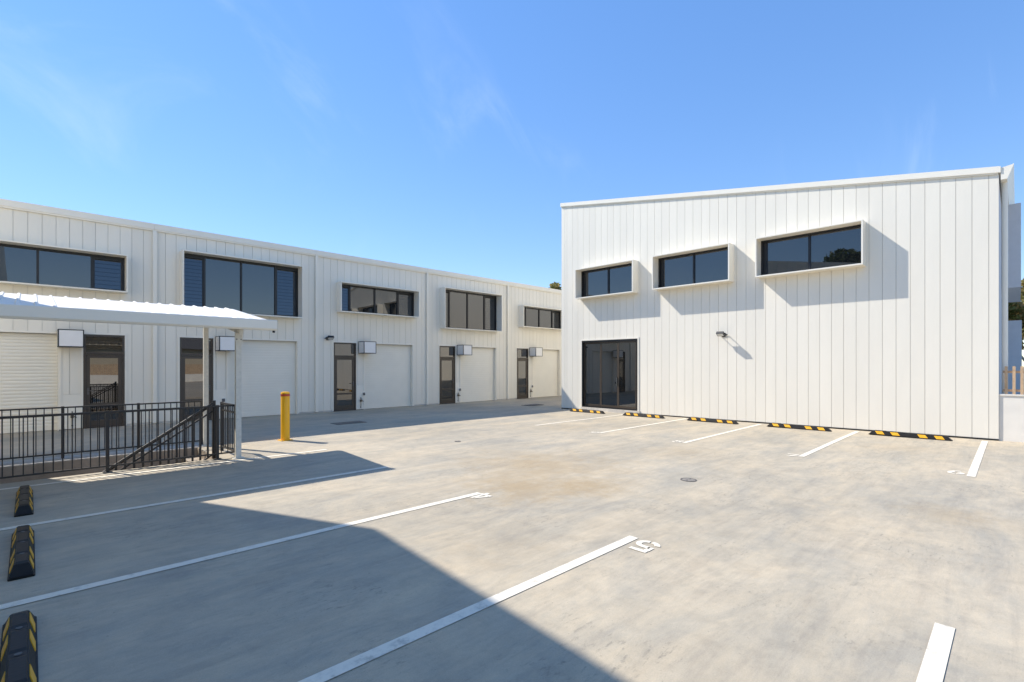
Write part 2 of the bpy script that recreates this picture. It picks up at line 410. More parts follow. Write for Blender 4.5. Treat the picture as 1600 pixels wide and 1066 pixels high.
# ================================================================== THE ROW OF UNITS (left), facade plane v = VL
VL = 17.32
ROW_U0, ROW_U1, PITCH = -6.80, 26.0, 4.68
row = empty('warehouse_row', (2.57, VL, 0), 0, 'long white two storey row of warehouse units behind the stair canopy', 'building')
RO = Vector((-2.57, -VL, 0))
def rpart(mb, name, m, parent=None, **kw):
    o = mb.build(name, m, parent or row, **kw)
    if (parent or row) is row: o.location = RO
    return o
units = []     # opening sets per unit
def unit(u0, door, roller, win, wz, sign, sash):
    units.append(dict(u0=u0, door=door, roller=roller, win=win, wz=wz, sign=sign, sash=sash))
unit(-6.79, (-6.18, -5.31), (-4.90, -2.75), (-6.11, -2.90), (3.28, 4.96), (-5.24, -4.74), (0.49, 1.5, 2.5))
unit(-2.11, (1.02, 1.89), (-1.60, 0.55), (-1.33, 1.89), (3.70, 4.66), (0.51, 1.01), (0.55, 1.48, 2.53))
unit(2.57, (3.18, 4.05), (4.46, 6.61), (3.22, 6.62), (3.31, 5.02), (4.10, 4.58), (0.60, 1.62, 2.66))
unit(7.25, (7.88, 8.75), (9.09, 11.24), (8.02, 11.29), (3.64, 4.66), (8.83, 9.36), (0.49, 1.51, 2.52))
unit(11.93, (12.56, 13.42), (13.71, 15.86), (12.62, 15.89), (3.28, 4.96), (13.50, 14.01), (0.49, 1.51, 2.52))
unit(16.61, (17.24, 18.07), (18.39, 20.54), (17.40, 20.60), (3.60, 4.60), (18.13, 18.63), (0.49, 1.51, 2.52))
unit(21.29, (21.92, 22.79), (23.13, 25.20), (21.97, 25.2), (3.28, 4.96), (22.86, 23.36), (0.49, 1.51, 2.52))
DOOR_H, ROLL_H, TOP = 2.51, 2.50, 5.58
ops = []
for q in units:
    ops.append((*q['door'], -1, DOOR_H)); ops.append((*q['roller'], -1, ROLL_H))
    ops.append((q['win'][0], q['win'][1], q['wz'][0], q['wz'][1]))
    a, b = sorted((q['door'], q['roller'])); ops.append((a[1], b[0], -1, 0.93))     # flat plinth between door and roller
    q['plinth'] = (a[1], b[0])
# backing wall behind the panels (grey, seen in the seams)
mb = MB()
for (p, q_, z0, z1) in panel_rects(ROW_U0, ROW_U1, 0.0, 5.6, ops): mb.box(p, q_, VL + 0.022, VL + 0.14, z0, z1)
rpart(mb, 'backing_wall', M['seam'])
# base flashing
# panels
k = 0; nseam = 0.0
u = -6.79
while u < ROW_U1 - 0.05:
    ub = u + 0.26
    rects = panel_rects(u + GAP / 2, ub - GAP / 2, 0.055, TOP, ops)
    for g in pieces(rects):
        mb = MB()
        for (p, q_, z0, z1) in g: mb.box(p, q_, VL, VL + 0.0205, z0, z1)
        rpart(mb, 'cladding_panel', M['clad'])
    u = ub
for q in units:
    a, b = q['plinth']
    if b - a > 0.03: rpart(MB().box(a, b, VL - 0.006, VL + 0.02, 0.02, 0.925), 'plinth_panel', M['trim'])
# capping along the top, in lengths
for a in range(7):
    x0 = -6.80 + a * 4.68; x1 = min(ROW_U1, x0 + 4.68) - 0.004
    rpart(MB().box(x0, x1, VL - 0.07, VL + 0.35, 5.572, 5.735).box(x0, x1, VL - 0.052, VL - 0.02, 5.53, 5.572), 'roof_capping', M['trim'])
# downpipes at the unit joints
for a in range(8):
    x = -6.79 + a * 4.68 if a < 7 else 25.9
    if a == 0: x += 0.08
    mb = MB().box(x - 0.055, x + 0.055, VL - 0.075, VL - 0.003, 0.03, 5.53)
    dp = rpart(mb, 'downpipe', M['trim'], bevel=0.012)
# roof and rear
rpart(MB().hexa([(ROW_U0, VL + 0.36, 5.5), (ROW_U1, VL + 0.36, 5.5), (ROW_U1, VL + 13, 5.2), (ROW_U0, VL + 13, 5.2),
                 (ROW_U0, VL + 0.36, 5.62), (ROW_U1, VL + 0.36, 5.62), (ROW_U1, VL + 13, 5.32), (ROW_U0, VL + 13, 5.32)]), 'roof', M['roof'])
rpart(MB().box(ROW_U0, ROW_U0 + 0.15, VL + 0.15, VL + 13, 0, 5.19).box(ROW_U1 - 0.15, ROW_U1, VL + 0.15, VL + 13, 0, 5.19).box(ROW_U0 + 0.15, ROW_U1 - 0.15, VL + 12.85, VL + 13, 0, 5.19), 'rear_wall', M['trim'])

def hood_mb(a, b, z0, z1, d, t=0.034):
    """projecting window surround; local: x along the wall, y out of the wall, z up"""
    m = MB()
    m.box(a - t, a, -0.05, d, z0 - t, z1 + t).box(b, b + t, -0.05, d, z0 - t, z1 + t)
    m.box(a, b, -0.05, d, z1, z1 + t).box(a, b, -0.05, d, z0 - t, z0)
    return m
def frame_mb(a, b, z0, z1, mull, f=0.05, y0=-0.06, y1=0.0, mw=0.05):
    m = MB()
    m.box(a, a + f, y0, y1, z0, z1).box(b - f, b, y0, y1, z0, z1)
    m.box(a + f, b - f, y0, y1, z1 - f, z1).box(a + f, b - f, y0, y1, z0, z0 + f)
    for x in mull: m.box(x - mw / 2, x + mw / 2, y0, y1 + 0.004, z0 + f, z1 - f)
    return m
def to_row(m):     # local (x, out, z) -> row facade (out = -v)
    m.v = [(x, VL - y, z) for x, y, z in m.v]; m.f = [tuple(reversed(f)) for f in m.f]; return m
def shift(m, dx, dy, dz): m.v = [(x + dx, y + dy, z + dz) for x, y, z in m.v]; return m

for i, q in enumerate(units):
    a, b = q['win']; z0, z1 = q['wz']
    wo = rpart(to_row(hood_mb(a, b, z0, z1, 0.37)), 'window', M['trim'])
    mull = [a + s for s in q['sash']]
    to_row(frame_mb(a, b, z0, z1, mull)).build('frame', M['black'], wo)
    xs = [a + 0.05] + mull + [b - 0.05]
    for j in range(4):
        p = xs[j] + (0.025 if j else 0); r = xs[j + 1] - (0.025 if j < 3 else 0)
        lv = (j in (0, 3))
        if lv:
            # adjustable glass louvre blades in a sub-frame
            m = MB(); n = max(6, int((z1 - z0 - 0.16) / 0.105)); hh = (z1 - z0 - 0.18) / n
            for s in range(n):
                zb = z0 + 0.07 + s * hh
                m.hexa([(p + 0.03, -0.037, zb), (r - 0.03, -0.037, zb), (r - 0.03, -0.032, zb - 0.001), (p + 0.03, -0.032, zb - 0.001),
                        (p + 0.03, -0.046, zb + hh - 0.006), (r - 0.03, -0.046, zb + hh - 0.006), (r - 0.03, -0.041, zb + hh - 0.006), (p + 0.03, -0.041, zb + hh - 0.006)])
            to_row(m).build('louvre', M['glass'], wo)
            to_row(MB().box(p, p + 0.03, -0.06, -0.01, z0 + 0.05, z1 - 0.05).box(r - 0.03, r, -0.06, -0.01, z0 + 0.05, z1 - 0.05).box(p + 0.03, r - 0.03, -0.06, -0.01, z1 - 0.11, z1 - 0.05)).build('louvre_frame', M['black'], wo)
            to_row(MB().box(p, r, -0.10, -0.09, z0 + 0.03, z1 - 0.03)).build('dark_backing', M['black'], wo)
        else:
            to_row(MB().box(p, r, -0.045, -0.037, z0 + 0.05, z1 - 0.05)).build('pane', M['glass'], wo)
    # door with transom
    a, b = q['door']; right_hinge = (i == 1)
    fr = MB(); f = 0.05; y0, y1 = -0.09, 0.012
    fr.box(a, a + f, y0, y1, 0.0, DOOR_H).box(b - f, b, y0, y1, 0.0, DOOR_H).box(a + f, b - f, y0, y1, DOOR_H - f, DOOR_H).box(a + f, b - f, y0, y1, 1.985, 2.04).box(a + f, b - f, y0, y1 - 0.01, 0.0, 0.03)
    do = rpart(to_row(fr), 'door', M['bronze'])
    lf = MB(); st = 0.085; la, lb = a + f + 0.004, b - f - 0.004; yy0, yy1 = -0.06, -0.012
    lf.box(la, la + st, yy0, yy1, 0.035, 1.98).box(lb - st, lb, yy0, yy1, 0.035, 1.98).box(la + st, lb - st, yy0, yy1, 1.98 - 0.10, 1.98).box(la + st, lb - st, yy0, yy1, 0.035, 0.20).box(la + st, lb - st, yy0, yy1, 0.60, 0.66)
    to_row(lf).build('door_leaf', M['bronze'], do)
    to_row(MB().box(la + st, lb - st, -0.040, -0.032, 0.66, 1.88)).build('pane', M['glass_door'], do)
    to_row(MB().box(la + st, lb - st, -0.040, -0.032, 0.20, 0.60)).build('pane', M['glass_door'], do)
    to_row(MB().box(a + f, b - f, -0.045, -0.037, 2.04, DOOR_H - f)).build('transom_pane', M['glass_door'], do)
    hx = la + 0.045 if right_hinge else lb - 0.045
    sgn = 1 if right_hinge else -1
    h = MB().tube((hx, -0.012, 1.0), (hx, 0.035, 1.0), 0.012).tube((hx, 0.032, 1.0), (hx + sgn * 0.12, 0.032, 1.0), 0.009).box(hx - 0.022, hx + 0.022, -0.012, -0.004, 0.90, 1.08)
    to_row(h).build('handle', M['iron'], do, smooth=True)
    gx = lb + 0.0 if right_hinge else la
    to_row(MB().box(gx - 0.012, gx + 0.012, -0.012, 0.016, 1.78, 1.87).box(gx - 0.012, gx + 0.012, -0.012, 0.02, 0.25, 0.38)).build('hinge', M['bronze'], do)
    # roller door: curtain of curved slats, guides and bottom rail
    a, b = q['roller']; m = MB(); n = 28; hh = (ROLL_H - 0.09) / n; rec = -0.13
    for s in range(n):
        zb = 0.09 + s * hh
        kk = len(m.v)
        for (yy, zz) in ((0.0, 0.0), (0.006, 0.12), (0.0105, 0.5), (0.006, 0.86), (0.0, 0.93), (-0.006, 1.0)):
            yy *= 1.0 if i <= 1 else 0.18
            m.v += [(a, rec + yy, zb + zz * hh), (b, rec + yy, zb + zz * hh)]
        for t in range(5): m.f.append((kk + 2 * t, kk + 2 * t + 1, kk + 2 * t + 3, kk + 2 * t + 2))
    ro = rpart(to_row(m), 'roller_door', M['curtain'])
    to_row(MB().box(a + 0.03, b - 0.03, rec - 0.02, rec + 0.016, 0.012, 0.09)).build('bottom_rail', M['curtain'], ro)
    to_row(MB().box(a, a + 0.03, rec + 0.012, 0.0, 0.0, ROLL_H)).build('guide', M['trim'], ro)
    to_row(MB().box(b - 0.03, b, rec + 0.012, 0.0, 0.0, ROLL_H)).build('guide', M['trim'], ro)
    to_row(MB().box(a, b, rec - 0.03, rec - 0.02, 0.0, ROLL_H).box(a, b, rec - 0.02, -0.023, ROLL_H, ROLL_H + 0.02)).build('lining', M['trim'], ro)
    # white trim round the openings
    for (x0, x1, zt) in ((q['door'][0], q['door'][1], DOOR_H), (a, b, ROLL_H)):
        rpart(to_row(MB().box(x0 - 0.045, x0 - 0.002, 0.001, 0.018, 0.02, zt + 0.045).box(x1 + 0.002, x1 + 0.045, 0.001, 0.018, 0.02, zt + 0.045).box(x0 - 0.002, x1 + 0.002, 0.001, 0.018, zt + 0.002, zt + 0.045)), 'opening_trim', M['trim'])

# blank light boxes beside each unit's door
def sign_box():
    m = MB(); W2, D2, H2, e = 0.50, 0.45, 0.45, 0.022
    t = empty('sign_box')
    for x in (0, W2 - e):
        for y in (0.0, D2 - e):
            m.box(x, x + e, y, y + e, 0, H2)
    for z in (0, H2 - e):
        for y in (0.0, D2 - e): m.box(e, W2 - e, y, y + e, z, z + e)
        for x in (0, W2 - e): m.box(x, x + e, e, D2 - e, z, z + e)
    m.v = [(x, -y, z) for x, y, z in m.v]; m.build('frame', M['black'], t)
    MB().box(e, W2 - e, -(D2 - 0.006), -(D2 - 0.014), e, H2 - e).build('front_face', M['signface'], t)
    MB().box(0.006, 0.014, -e, -(D2 - e), e, H2 - e).build('side_face', M['signface'], t)
    MB().box(W2 - 0.014, W2 - 0.006, -e, -(D2 - e), e, H2 - e).build('side_face', M['signface'], t)
    MB().box(e, W2 - e, -e, -(D2 - e), H2 - 0.012, H2 - 0.004).build('top_face', M['black'], t)
    MB().box(e, W2 - e, -e, -(D2 - e), 0.004, 0.012).build('bottom_face', M['black'], t)
    return t
sb = sign_box()
labs = ['blank light box sign on the row beyond the left edge', 'blank white light box sign left of the leftmost glass door', 'blank white light box sign partly hidden by the canopy front post',
        'blank white light box sign on the unit behind the yellow bollard', 'blank white light box sign on the second unit from the right hall', 'blank white light box sign on the unit closest to the right hall', 'blank light box sign on the row hidden behind the hall']
for i, q in enumerate(units):
    o = sb if i == 0 else copy_tree(sb)
    o.location = (q['sign'][0], VL - 0.022, 2.12 if i != 1 else 2.15)
    tag(o, labs[i], 'sign', 'blank light box signs on the unit row')

# floodlights
def floodlight():
    t = empty('floodlight')        # local: wall is y=0, out is -y
    MB().box(-0.05, 0.05, -0.02, 0.0, -0.06, 0.06).build('wall_plate', M['black'], t)
    MB().bar((-0.115, -0.02, 0), (-0.115, -0.20, 0.03), 0.012, 0.02).bar((0.115, -0.02, 0), (0.115, -0.20, 0.03), 0.012, 0.02).bar((-0.121, -0.026, 0), (0.121, -0.026, 0), 0.012, 0.02).build('bracket', M['black'], t)
    b = MB().box(-0.105, 0.105, -0.035, 0.035, -0.075, 0.075)
    for i in range(7): x = -0.09 + i * 0.03; b.box(x - 0.004, x + 0.004, 0.035, 0.055, -0.06, 0.06)
    h = b.build('housing', M['black'], t); h.location = (0, -0.235, 0.02); h.rotation_euler.x = R(58)
    l = MB().box(-0.088, 0.088, -0.041, -0.0365, -0.058, 0.058).build('lens', M['lens'], h)
    return t
fl = floodlight(); fl.location = (7.66, VL - 0.001, 2.64); tag(fl, 'small black floodlight beside the door of the unit behind the bollard', 'floodlight', 'wall floodlights')
f2 = copy_tree(fl); f2.location = (14.999, 6.20, 2.60); f2.rotation_euler.z = R(-90); tag(f2, 'small black floodlight casting a slanted shadow on the right hall', 'floodlight', 'wall floodlights')

# taps on the plinths
def tap():
    t = empty('wall_tap')
    MB().tube((0, -0.03, -0.30), (0, -0.03, 0.12), 0.011).tube((0, -0.005, 0.0), (0, -0.06, 0.0), 0.012).build('pipe', M['brass'], t, smooth=True)
    MB().box(-0.035, 0.035, -0.075, -0.02, -0.05, 0.03).tube((0, -0.05, 0.0), (0.08, -0.09, -0.04), 0.013).build('valve', M['brass'], t, smooth=False)
    MB().tube((0, -0.05, 0.03), (0, -0.05, 0.065), 0.008).box(-0.04, 0.04, -0.056, -0.044, 0.06, 0.075).build('lever', M['iron'], t)
    MB().box(-0.02, 0.02, -0.02, 0.0, -0.27, -0.24).build('clip', M['steel'], t)
    return t
tp = tap()
for i, (x, lab) in enumerate(((8.93, 'brass wall tap right of the door behind the bollard'), (13.56, 'brass wall tap on the second unit from the hall'), (18.22, 'brass wall tap on the unit closest to the hall'), (0.80, 'brass wall tap left of the leftmost glass door'))):
    o = tp if i == 0 else copy_tree(tp)
    o.location = (x, VL - 0.007, 0.36); tag(o, lab, 'tap', 'taps along the unit row')
def outlet():
    t = empty('power_outlet')
    MB().box(-0.04, 0.04, -0.035, 0.0, -0.055, 0.055).build('box', M['signface'], t, bevel=0.006)
    MB().hexa([(-0.04, -0.06, -0.055), (0.04, -0.06, -0.055), (0.04, -0.036, -0.055), (-0.04, -0.036, -0.055), (-0.04, -0.042, 0.045), (0.04, -0.042, 0.045), (0.04, -0.036, 0.045), (-0.04, -0.036, 0.045)]).build('cover', M['iron'], t)
    return t
ot = outlet()
for i, (x, lab) in enumerate(((9.05, 'small outlet box above the tap behind the bollard'), (13.66, 'small outlet box on the second unit from the hall'), (18.33, 'small outlet box on the unit closest to the hall'), (4.32, 'small outlet box seen through the railing wing panel'))):
    o = ot if i == 0 else copy_tree(ot)
    o.location = (x, VL - 0.007, 0.60); tag(o, lab, 'outlet', 'outlet boxes along the unit row')

# ================================================================== THE RIGHT HALL, facade plane u = UH
UH = 15.0; V0, V1 = 0.285, 12.56
def ztop(v): return 5.845 + (v - 0.29) * 0.1690
hall = empty('white_hall', (UH, 6.4, 0), 0, 'white clad hall with sloping roof and three hooded windows at right', 'building')
HO = Vector((-UH, -6.4, 0))
def hpart(mb, name, m, parent=None, **kw):
    o = mb.build(name, m, parent or hall, **kw)
    if (parent or hall) is hall: o.location = HO
    return o
hw = [(11.62 - 2.48 + 0.0, 11.58), (5.93, 8.37), (2.69, 5.14)]     # inner v ranges of the windows
hw[0] = (9.16, 11.58)
HZ0, HZ1 = 4.20, 5.24
SD = (9.15, 11.55, 0.11, 2.60)
hops = [(a, b, HZ0, HZ1) for a, b in hw] + [SD]
mb = MB()
for (p, q_, z0, z1) in panel_rects(V0 + 0.012, V1 - 0.012, -0.1, 5.80, hops): mb.box(UH + 0.022, UH + 0.14, p, q_, z0, z1)
mb.hexa([(UH + 0.022, V0 + 0.02, 5.80), (UH + 0.14, V0 + 0.02, 5.80), (UH + 0.14, V1 - 0.02, 5.80), (UH + 0.022, V1 - 0.02, 5.80),
         (UH + 0.022, V0 + 0.02, 5.83), (UH + 0.14, V0 + 0.02, 5.83), (UH + 0.14, V1 - 0.02, 7.85), (UH + 0.022, V1 - 0.02, 7.85)])
hpart(mb, 'backing_wall', M['seam'])
# dark base flashing
hpart(MB().hexa([(UH - 0.012, V0, -0.06), (UH + 0.02, V0, -0.06), (UH + 0.02, V1, -0.2), (UH - 0.012, V1, -0.2),
                 (UH - 0.012, V0, 0.088), (UH + 0.02, V0, 0.088), (UH + 0.02, V1, 0.004), (UH - 0.012, V1, 0.004)]), 'base_flashing', M['black'])
# panels
seams = [V0 + 0.155]
while seams[-1] < V1 - 0.30: seams.append(seams[-1] + 0.2692)
edges = [V0 + 0.0] + seams + [V1 - 0.16, V1]
for a, b in zip(edges[:-1], edges[1:]):
    if b - a < 0.03: continue
    ga = a + (GAP / 2 if a > V0 else 0); gb = b - (GAP / 2 if b < V1 else 0)
    for g in pieces(panel_rects(ga, gb, -0.3, 9.0, hops)):
      mb = MB()
      for (p, q_, z0, z1) in g:
        zb0 = zb1 = z0
        if z0 < -0.2: zb0, zb1 = 0.092 - 0.0068 * p, 0.092 - 0.0068 * q_
        t0, t1 = (ztop(p), ztop(q_)) if z1 > 8.9 else (z1, z1)
        mb.hexa([(UH, p, zb0), (UH + 0.0205, p, zb0), (UH + 0.0205, q_, zb1), (UH, q_, zb1), (UH, p, t0), (UH + 0.0205, p, t0), (UH + 0.0205, q_, t1), (UH, q_, t1)])
      hpart(mb, 'cladding_panel', M['clad'])
# barge capping along the sloping top (a step to the gutter end at right)
def slope_box(u0, u1, va, vb, lo, hi):
    return MB().hexa([(u0, va, ztop(va) + lo), (u1, va, ztop(va) + lo), (u1, vb, ztop(vb) + lo), (u0, vb, ztop(vb) + lo),
                      (u0, va, ztop(va) + hi), (u1, va, ztop(va) + hi), (u1, vb, ztop(vb) + hi), (u0, vb, ztop(vb) + hi)])
hpart(slope_box(UH - 0.055, UH + 0.20, V0 - 0.03, V1 + 0.02, 0.002, 0.135), 'barge_capping', M['trim'])
hpart(slope_box(UH - 0.030, UH - 0.006, V0 + 0.01, V1 + 0.01, -0.03, 0.001), 'barge_drip', M['trim'])
hpart(slope_box(UH + 0.205, UH + 14, V0 - 0.10, V1, 0.00, 0.10), 'roof', M['roof'])
# box gutter along the low side, with its stop end
g = MB()
prof = [(0.0, -0.16), (0.10, -0.16), (0.20, 0.135), (0.18, 0.135), (0.085, -0.14), (0.0, -0.14)]
for (y, z), (y2, z2) in zip(prof[:-1], prof[1:]): pass
g.prism([(-y, z) for y, z in prof], UH - 0.03, UH + 14, place=lambda a, b, c: (c, V0 - 0.032 + a, 5.845 + b))
g.prism([(0.0, -0.16), (-0.10, -0.16), (-0.20, 0.128), (-0.02, 0.10), (0.0, 0.10)], UH - 0.034, UH - 0.031, place=lambda a, b, c: (c, V0 - 0.032 + a, 5.845 + b))
hpart(g, 'gutter', M['trim'])
# side and rear walls
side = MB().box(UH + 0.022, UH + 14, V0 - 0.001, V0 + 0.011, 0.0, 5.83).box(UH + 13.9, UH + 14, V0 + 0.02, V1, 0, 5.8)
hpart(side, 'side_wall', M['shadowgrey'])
hpart(MB().box(UH + 0.022, UH + 14, V1 - 0.011, V1 + 0.001, -0.1, 7.85), 'driveway_wall', M['clad'])
hpart(MB().tube((UH + 0.28, V0 - 0.09, 0.0), (UH + 0.28, V0 - 0.09, 5.70), 0.05, n=20), 'downpipe', M['trim'], smooth=True)
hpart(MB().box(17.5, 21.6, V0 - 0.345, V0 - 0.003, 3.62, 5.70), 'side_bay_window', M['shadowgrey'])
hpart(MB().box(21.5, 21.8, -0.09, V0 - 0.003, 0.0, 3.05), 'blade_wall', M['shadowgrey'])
def to_hall(m):    # local x = along -v measured as v, out = -u
    m.v = [(UH - y, x, z) for x, y, z in m.v]; return m
for a, b in hw:
    wo = hpart(to_hall(hood_mb(a, b, HZ0, HZ1, 0.36)), 'window', M['trim'])
    mid = (a + b) / 2 + 0.0
    to_hall(frame_mb(a, b, HZ0, HZ1, [mid])).build('frame', M['black'], wo)
    to_hall(MB().box(a + 0.05, mid - 0.025, -0.045, -0.037, HZ0 + 0.05, HZ1 - 0.05)).build('pane', M['glass'], wo)
    to_hall(MB().box(mid + 0.025, b - 0.17, -0.045, -0.037, HZ0 + 0.05, HZ1 - 0.05)).build('pane', M['glass'], wo)
    to_hall(MB().box(b - 0.17, b - 0.14, -0.05, -0.02, HZ0 + 0.05, HZ1 - 0.05).box(b - 0.14, b - 0.05, -0.05, -0.04, HZ0 + 0.05, HZ1 - 0.05)).build('sash_rail', M['black'], wo)
# sliding door of three leaves on a sill
a, b, z0, z1 = SD
fr = MB(); fr.box(a, a + 0.05, -0.12, 0.012, z0, z1).box(b - 0.05, b, -0.12, 0.012, z0, z1).box(a + 0.05, b - 0.05, -0.12, 0.012, z1 - 0.06, z1).box(a + 0.05, b - 0.05, -0.12, 0.012, z0, z0 + 0.04)
sd = hpart(to_hall(fr), 'sliding_door', M['black'])
wl = (b - a - 0.10) / 3
for j in range(3):
    p = a + 0.05 + j * wl; q_ = p + wl; y = -0.095 + 0.028 * (2 - j)
    st = 0.05
    lf = MB().box(p, p + st, y, y + 0.026, z0 + 0.045, z1 - 0.065).box(q_ - st, q_, y, y + 0.026, z0 + 0.045, z1 - 0.065).box(p + st, q_ - st, y, y + 0.026, z0 + 0.045, z0 + 0.12).box(p + st, q_ - st, y, y + 0.026, z1 - 0.13, z1 - 0.065)
    to_hall(lf).build('door_leaf', M['bronze'], sd)
    to_hall(MB().box(p + st, q_ - st, y + 0.008, y + 0.016, z0 + 0.12, z1 - 0.13)).build('pane', M['glass_door'], sd)
to_hall(MB().box(a + wl + 0.06, a + wl + 0.075, -0.03, 0.03, 0.95, 1.25)).build('handle', M['steel'], sd)
hpart(to_hall(MB().box(a - 0.10, b + 0.02, -0.10, 0.06, -0.06, z0 - 0.003)), 'door_sill', M['walk'])
hpart(to_hall(MB().box(a - 0.05, a - 0.002, 0.001, 0.02, 0.06, z1 + 0.05).box(b + 0.002, b + 0.05, 0.001, 0.02, 0.03, z1 + 0.05).box(a - 0.002, b + 0.002, 0.001, 0.02, z1 + 0.002, z1 + 0.05)), 'opening_trim', M['trim'])

# low wall and timber screen right of the hall
lw = MB().box(15.03, 15.25, -9.0, V0 - 0.004, -0.05, 1.035).build('low_wall', M['render']); tag(lw, 'low pale rendered wall right of the white hall', 'wall')
MB().box(15.01, 15.27, -9.0, V0 - 0.004, 1.035, 1.065).build('coping', M['render'], lw)
tf = empty('timber_screen', (15.075, -1.0, 0), 0, 'brown timber batten screen standing on the low wall', 'fence')
me = MB().box(-0.015, 0.015, -0.024, 0.024, 0.0, 0.60).mesh('batten', M['timber'])
for i in range(40):
    o = link('batten', me, tf); o.location = (0.0, 1.0 + 0.172 - i * 0.1185, 1.066)
MB().box(0.016, 0.045, -3.6, 1.22, 1.12, 1.17).build('rail', M['timber'], tf)
MB().box(0.016, 0.045, -3.6, 1.22, 1.52, 1.57).build('rail', M['timber'], tf)

# ================================================================== WHEEL STOPS
def wheel_stop():
    t = empty('wheel_stop')     # long axis = local x, length 1.5
    L, Wb, Wt, H = 0.75, 0.08, 0.042, 0.098
    m = MB()
    m.box(-L, L, -Wb, Wb, 0, 0.014)
    e = 0.09
    m.hexa([(-L + 0.008, -Wb + 0.008, 0.014), (L - 0.008, -Wb + 0.008, 0.014), (L - 0.008, Wb - 0.008, 0.014), (-L + 0.008, Wb - 0.008, 0.014),
            (-L + e, -Wt, H), (L - e, -Wt, H), (L - e, Wt, H), (-L + e, Wt, H)])
    m.build('body', M['rubber'], t, bevel=0.005)
    # raised lands on the top with dips between them
    pads = MB()
    for (x0, x1) in ((-0.645, -0.40), (-0.36, -0.03), (0.03, 0.36), (0.40, 0.645)):
        pads.hexa([(x0, -Wt + 0.004, H), (x1, -Wt + 0.004, H), (x1, Wt - 0.004, H), (x0, Wt - 0.004, H),
                   (x0 + 0.03, -Wt + 0.008, H + 0.007), (x1 - 0.03, -Wt + 0.008, H + 0.007), (x1 - 0.03, Wt - 0.008, H + 0.007), (x0 + 0.03, Wt - 0.008, H + 0.007)])
    pads.build('top_pad', M['rubber'], t)
    for x in (-0.38, 0.0, 0.38):
        MB().tube((x, 0, H - 0.01), (x, 0, H + 0.004), 0.017, n=14).build('bolt', M['iron'], t)
    dy, dz = Wb - 0.008 - Wt, H - 0.014
    def onface(x, f, off, s): return (x, s * (Wb - 0.008 - dy * f + off * 0.9), 0.014 + dz * f + off * 0.5)
    for s in (-1, 1):
        for x in (-0.53, -0.245, 0.245, 0.53):
            x0, x1, sl = x - 0.07, x + 0.07, -0.05
            lo = [onface(x0 - sl / 2, 0.12, -0.004, s), onface(x1 - sl / 2, 0.12, -0.004, s), onface(x1 + sl / 2, 0.90, -0.004, s), onface(x0 + sl / 2, 0.90, -0.004, s)]
            hi = [onface(x0 - sl / 2, 0.12, 0.004, s), onface(x1 - sl / 2, 0.12, 0.004, s), onface(x1 + sl / 2, 0.90, 0.004, s), onface(x0 + sl / 2, 0.90, 0.004, s)]
            MB().hexa(lo + hi).build('reflector', M['yellow'], t)
    return t
ws = wheel_stop()
stops = [(-0.045, 6.27, -90, 'black and yellow wheel stop at left, middle of the three in shade'), (-0.045, 8.55, -90, 'black and yellow wheel stop at left, nearest the stair railing'), (-0.045, 3.86, -90, 'black and yellow wheel stop cut off by the lower left corner'),
         (14.32, 1.73, -90, 'black and yellow wheel stop nearest the right end of the hall'), (14.32, 3.99, -90, 'black and yellow wheel stop below the hall window with the tree reflection'),
         (14.32, 6.26, -90, 'black and yellow wheel stop below the wall floodlight'), (14.32, 8.53, -90, 'black and yellow wheel stop just right of the sliding door'), (14.32, 10.80, -90, 'black and yellow wheel stop in front of the sliding door')]
for i, (x, y, a, lab) in enumerate(stops):
    o = ws if i == 0 else copy_tree(ws)
    o.location = (x, y, gz(x, y) + 0.001); o.rotation_euler.z = R(a)
    if x > 5: o.rotation_euler.y = math.atan(-0.0067) * (-1) * 1.0
    tag(o, lab, 'wheel stop', 'rubber wheel stops in the parking bays')

# ================================================================== BOLLARD
bo = empty('bollard', (4.12, 11.52, 0), 0, 'yellow steel bollard with red band standing in the yard', 'bollard')
MB().lathe([(0.094, 0.0), (0.094, 1.066), (0.088, 1.080), (0.070, 1.088), (0.035, 1.093), (0.004, 1.094)]).build('post', M['bollard'], bo, smooth=True)
MB().lathe([(0.0945, 0.990), (0.0962, 0.993), (0.0962, 1.040), (0.0945, 1.043)]).build('reflective_band', M['red'], bo, smooth=True)
MB().box(-0.13, 0.13, -0.13, 0.13, 0.0, 0.012).build('base_plate', M['bollard'], bo)
for sx in (-1, 1):
    for sy in (-1, 1): MB().tube((sx * 0.11, sy * 0.11, 0.012), (sx * 0.11, sy * 0.11, 0.03), 0.010, n=8).build('bolt', M['galv'], bo)

# ================================================================== DRAINS
def round_cover(x, y, r, lab):
    t = empty('drain_cover', (x, y, gz(x, y)), 0, lab, 'drain cover', 'covers set into the concrete')
    MB().lathe([(r, 0.0), (r, 0.007), (r * 0.86, 0.008), (r * 0.85, 0.003)], n=32).build('rim', M['iron'], t)
    MB().lathe([(r * 0.82, 0.0), (r * 0.82, 0.006), (r * 0.5, 0.0065)], n=32).build('lid', M['cover'], t)
    for s in (-1, 1): MB().box(s * r * 0.45 - 0.02, s * r * 0.45 + 0.02, -0.008, 0.008, 0.006, 0.0095).build('lifting_slot', M['iron'], t)
round_cover(6.95, 3.39, 0.115, 'round metal drain cover in the sunlit middle of the yard')
round_cover(6.78, 8.66, 0.07, 'small round cover in the sunlit yard right of the bollard')
gr = empty('drain_grate', (6.67, 13.64, 0), 0, 'rectangular metal drain grate in the shade of the unit row', 'drain grate')
MB().box(-0.45, 0.45, -0.24, -0.21, 0, 0.008).box(-0.45, 0.45, 0.21, 0.24, 0, 0.008).box(-0.45, -0.42, -0.21, 0.21, 0, 0.008).box(0.42, 0.45, -0.21, 0.21, 0, 0.008).build('frame', M['iron'], gr)
MB().box(-0.42, 0.42, -0.21, 0.21, 0.001, 0.002).build('pit', M['iron'], gr)
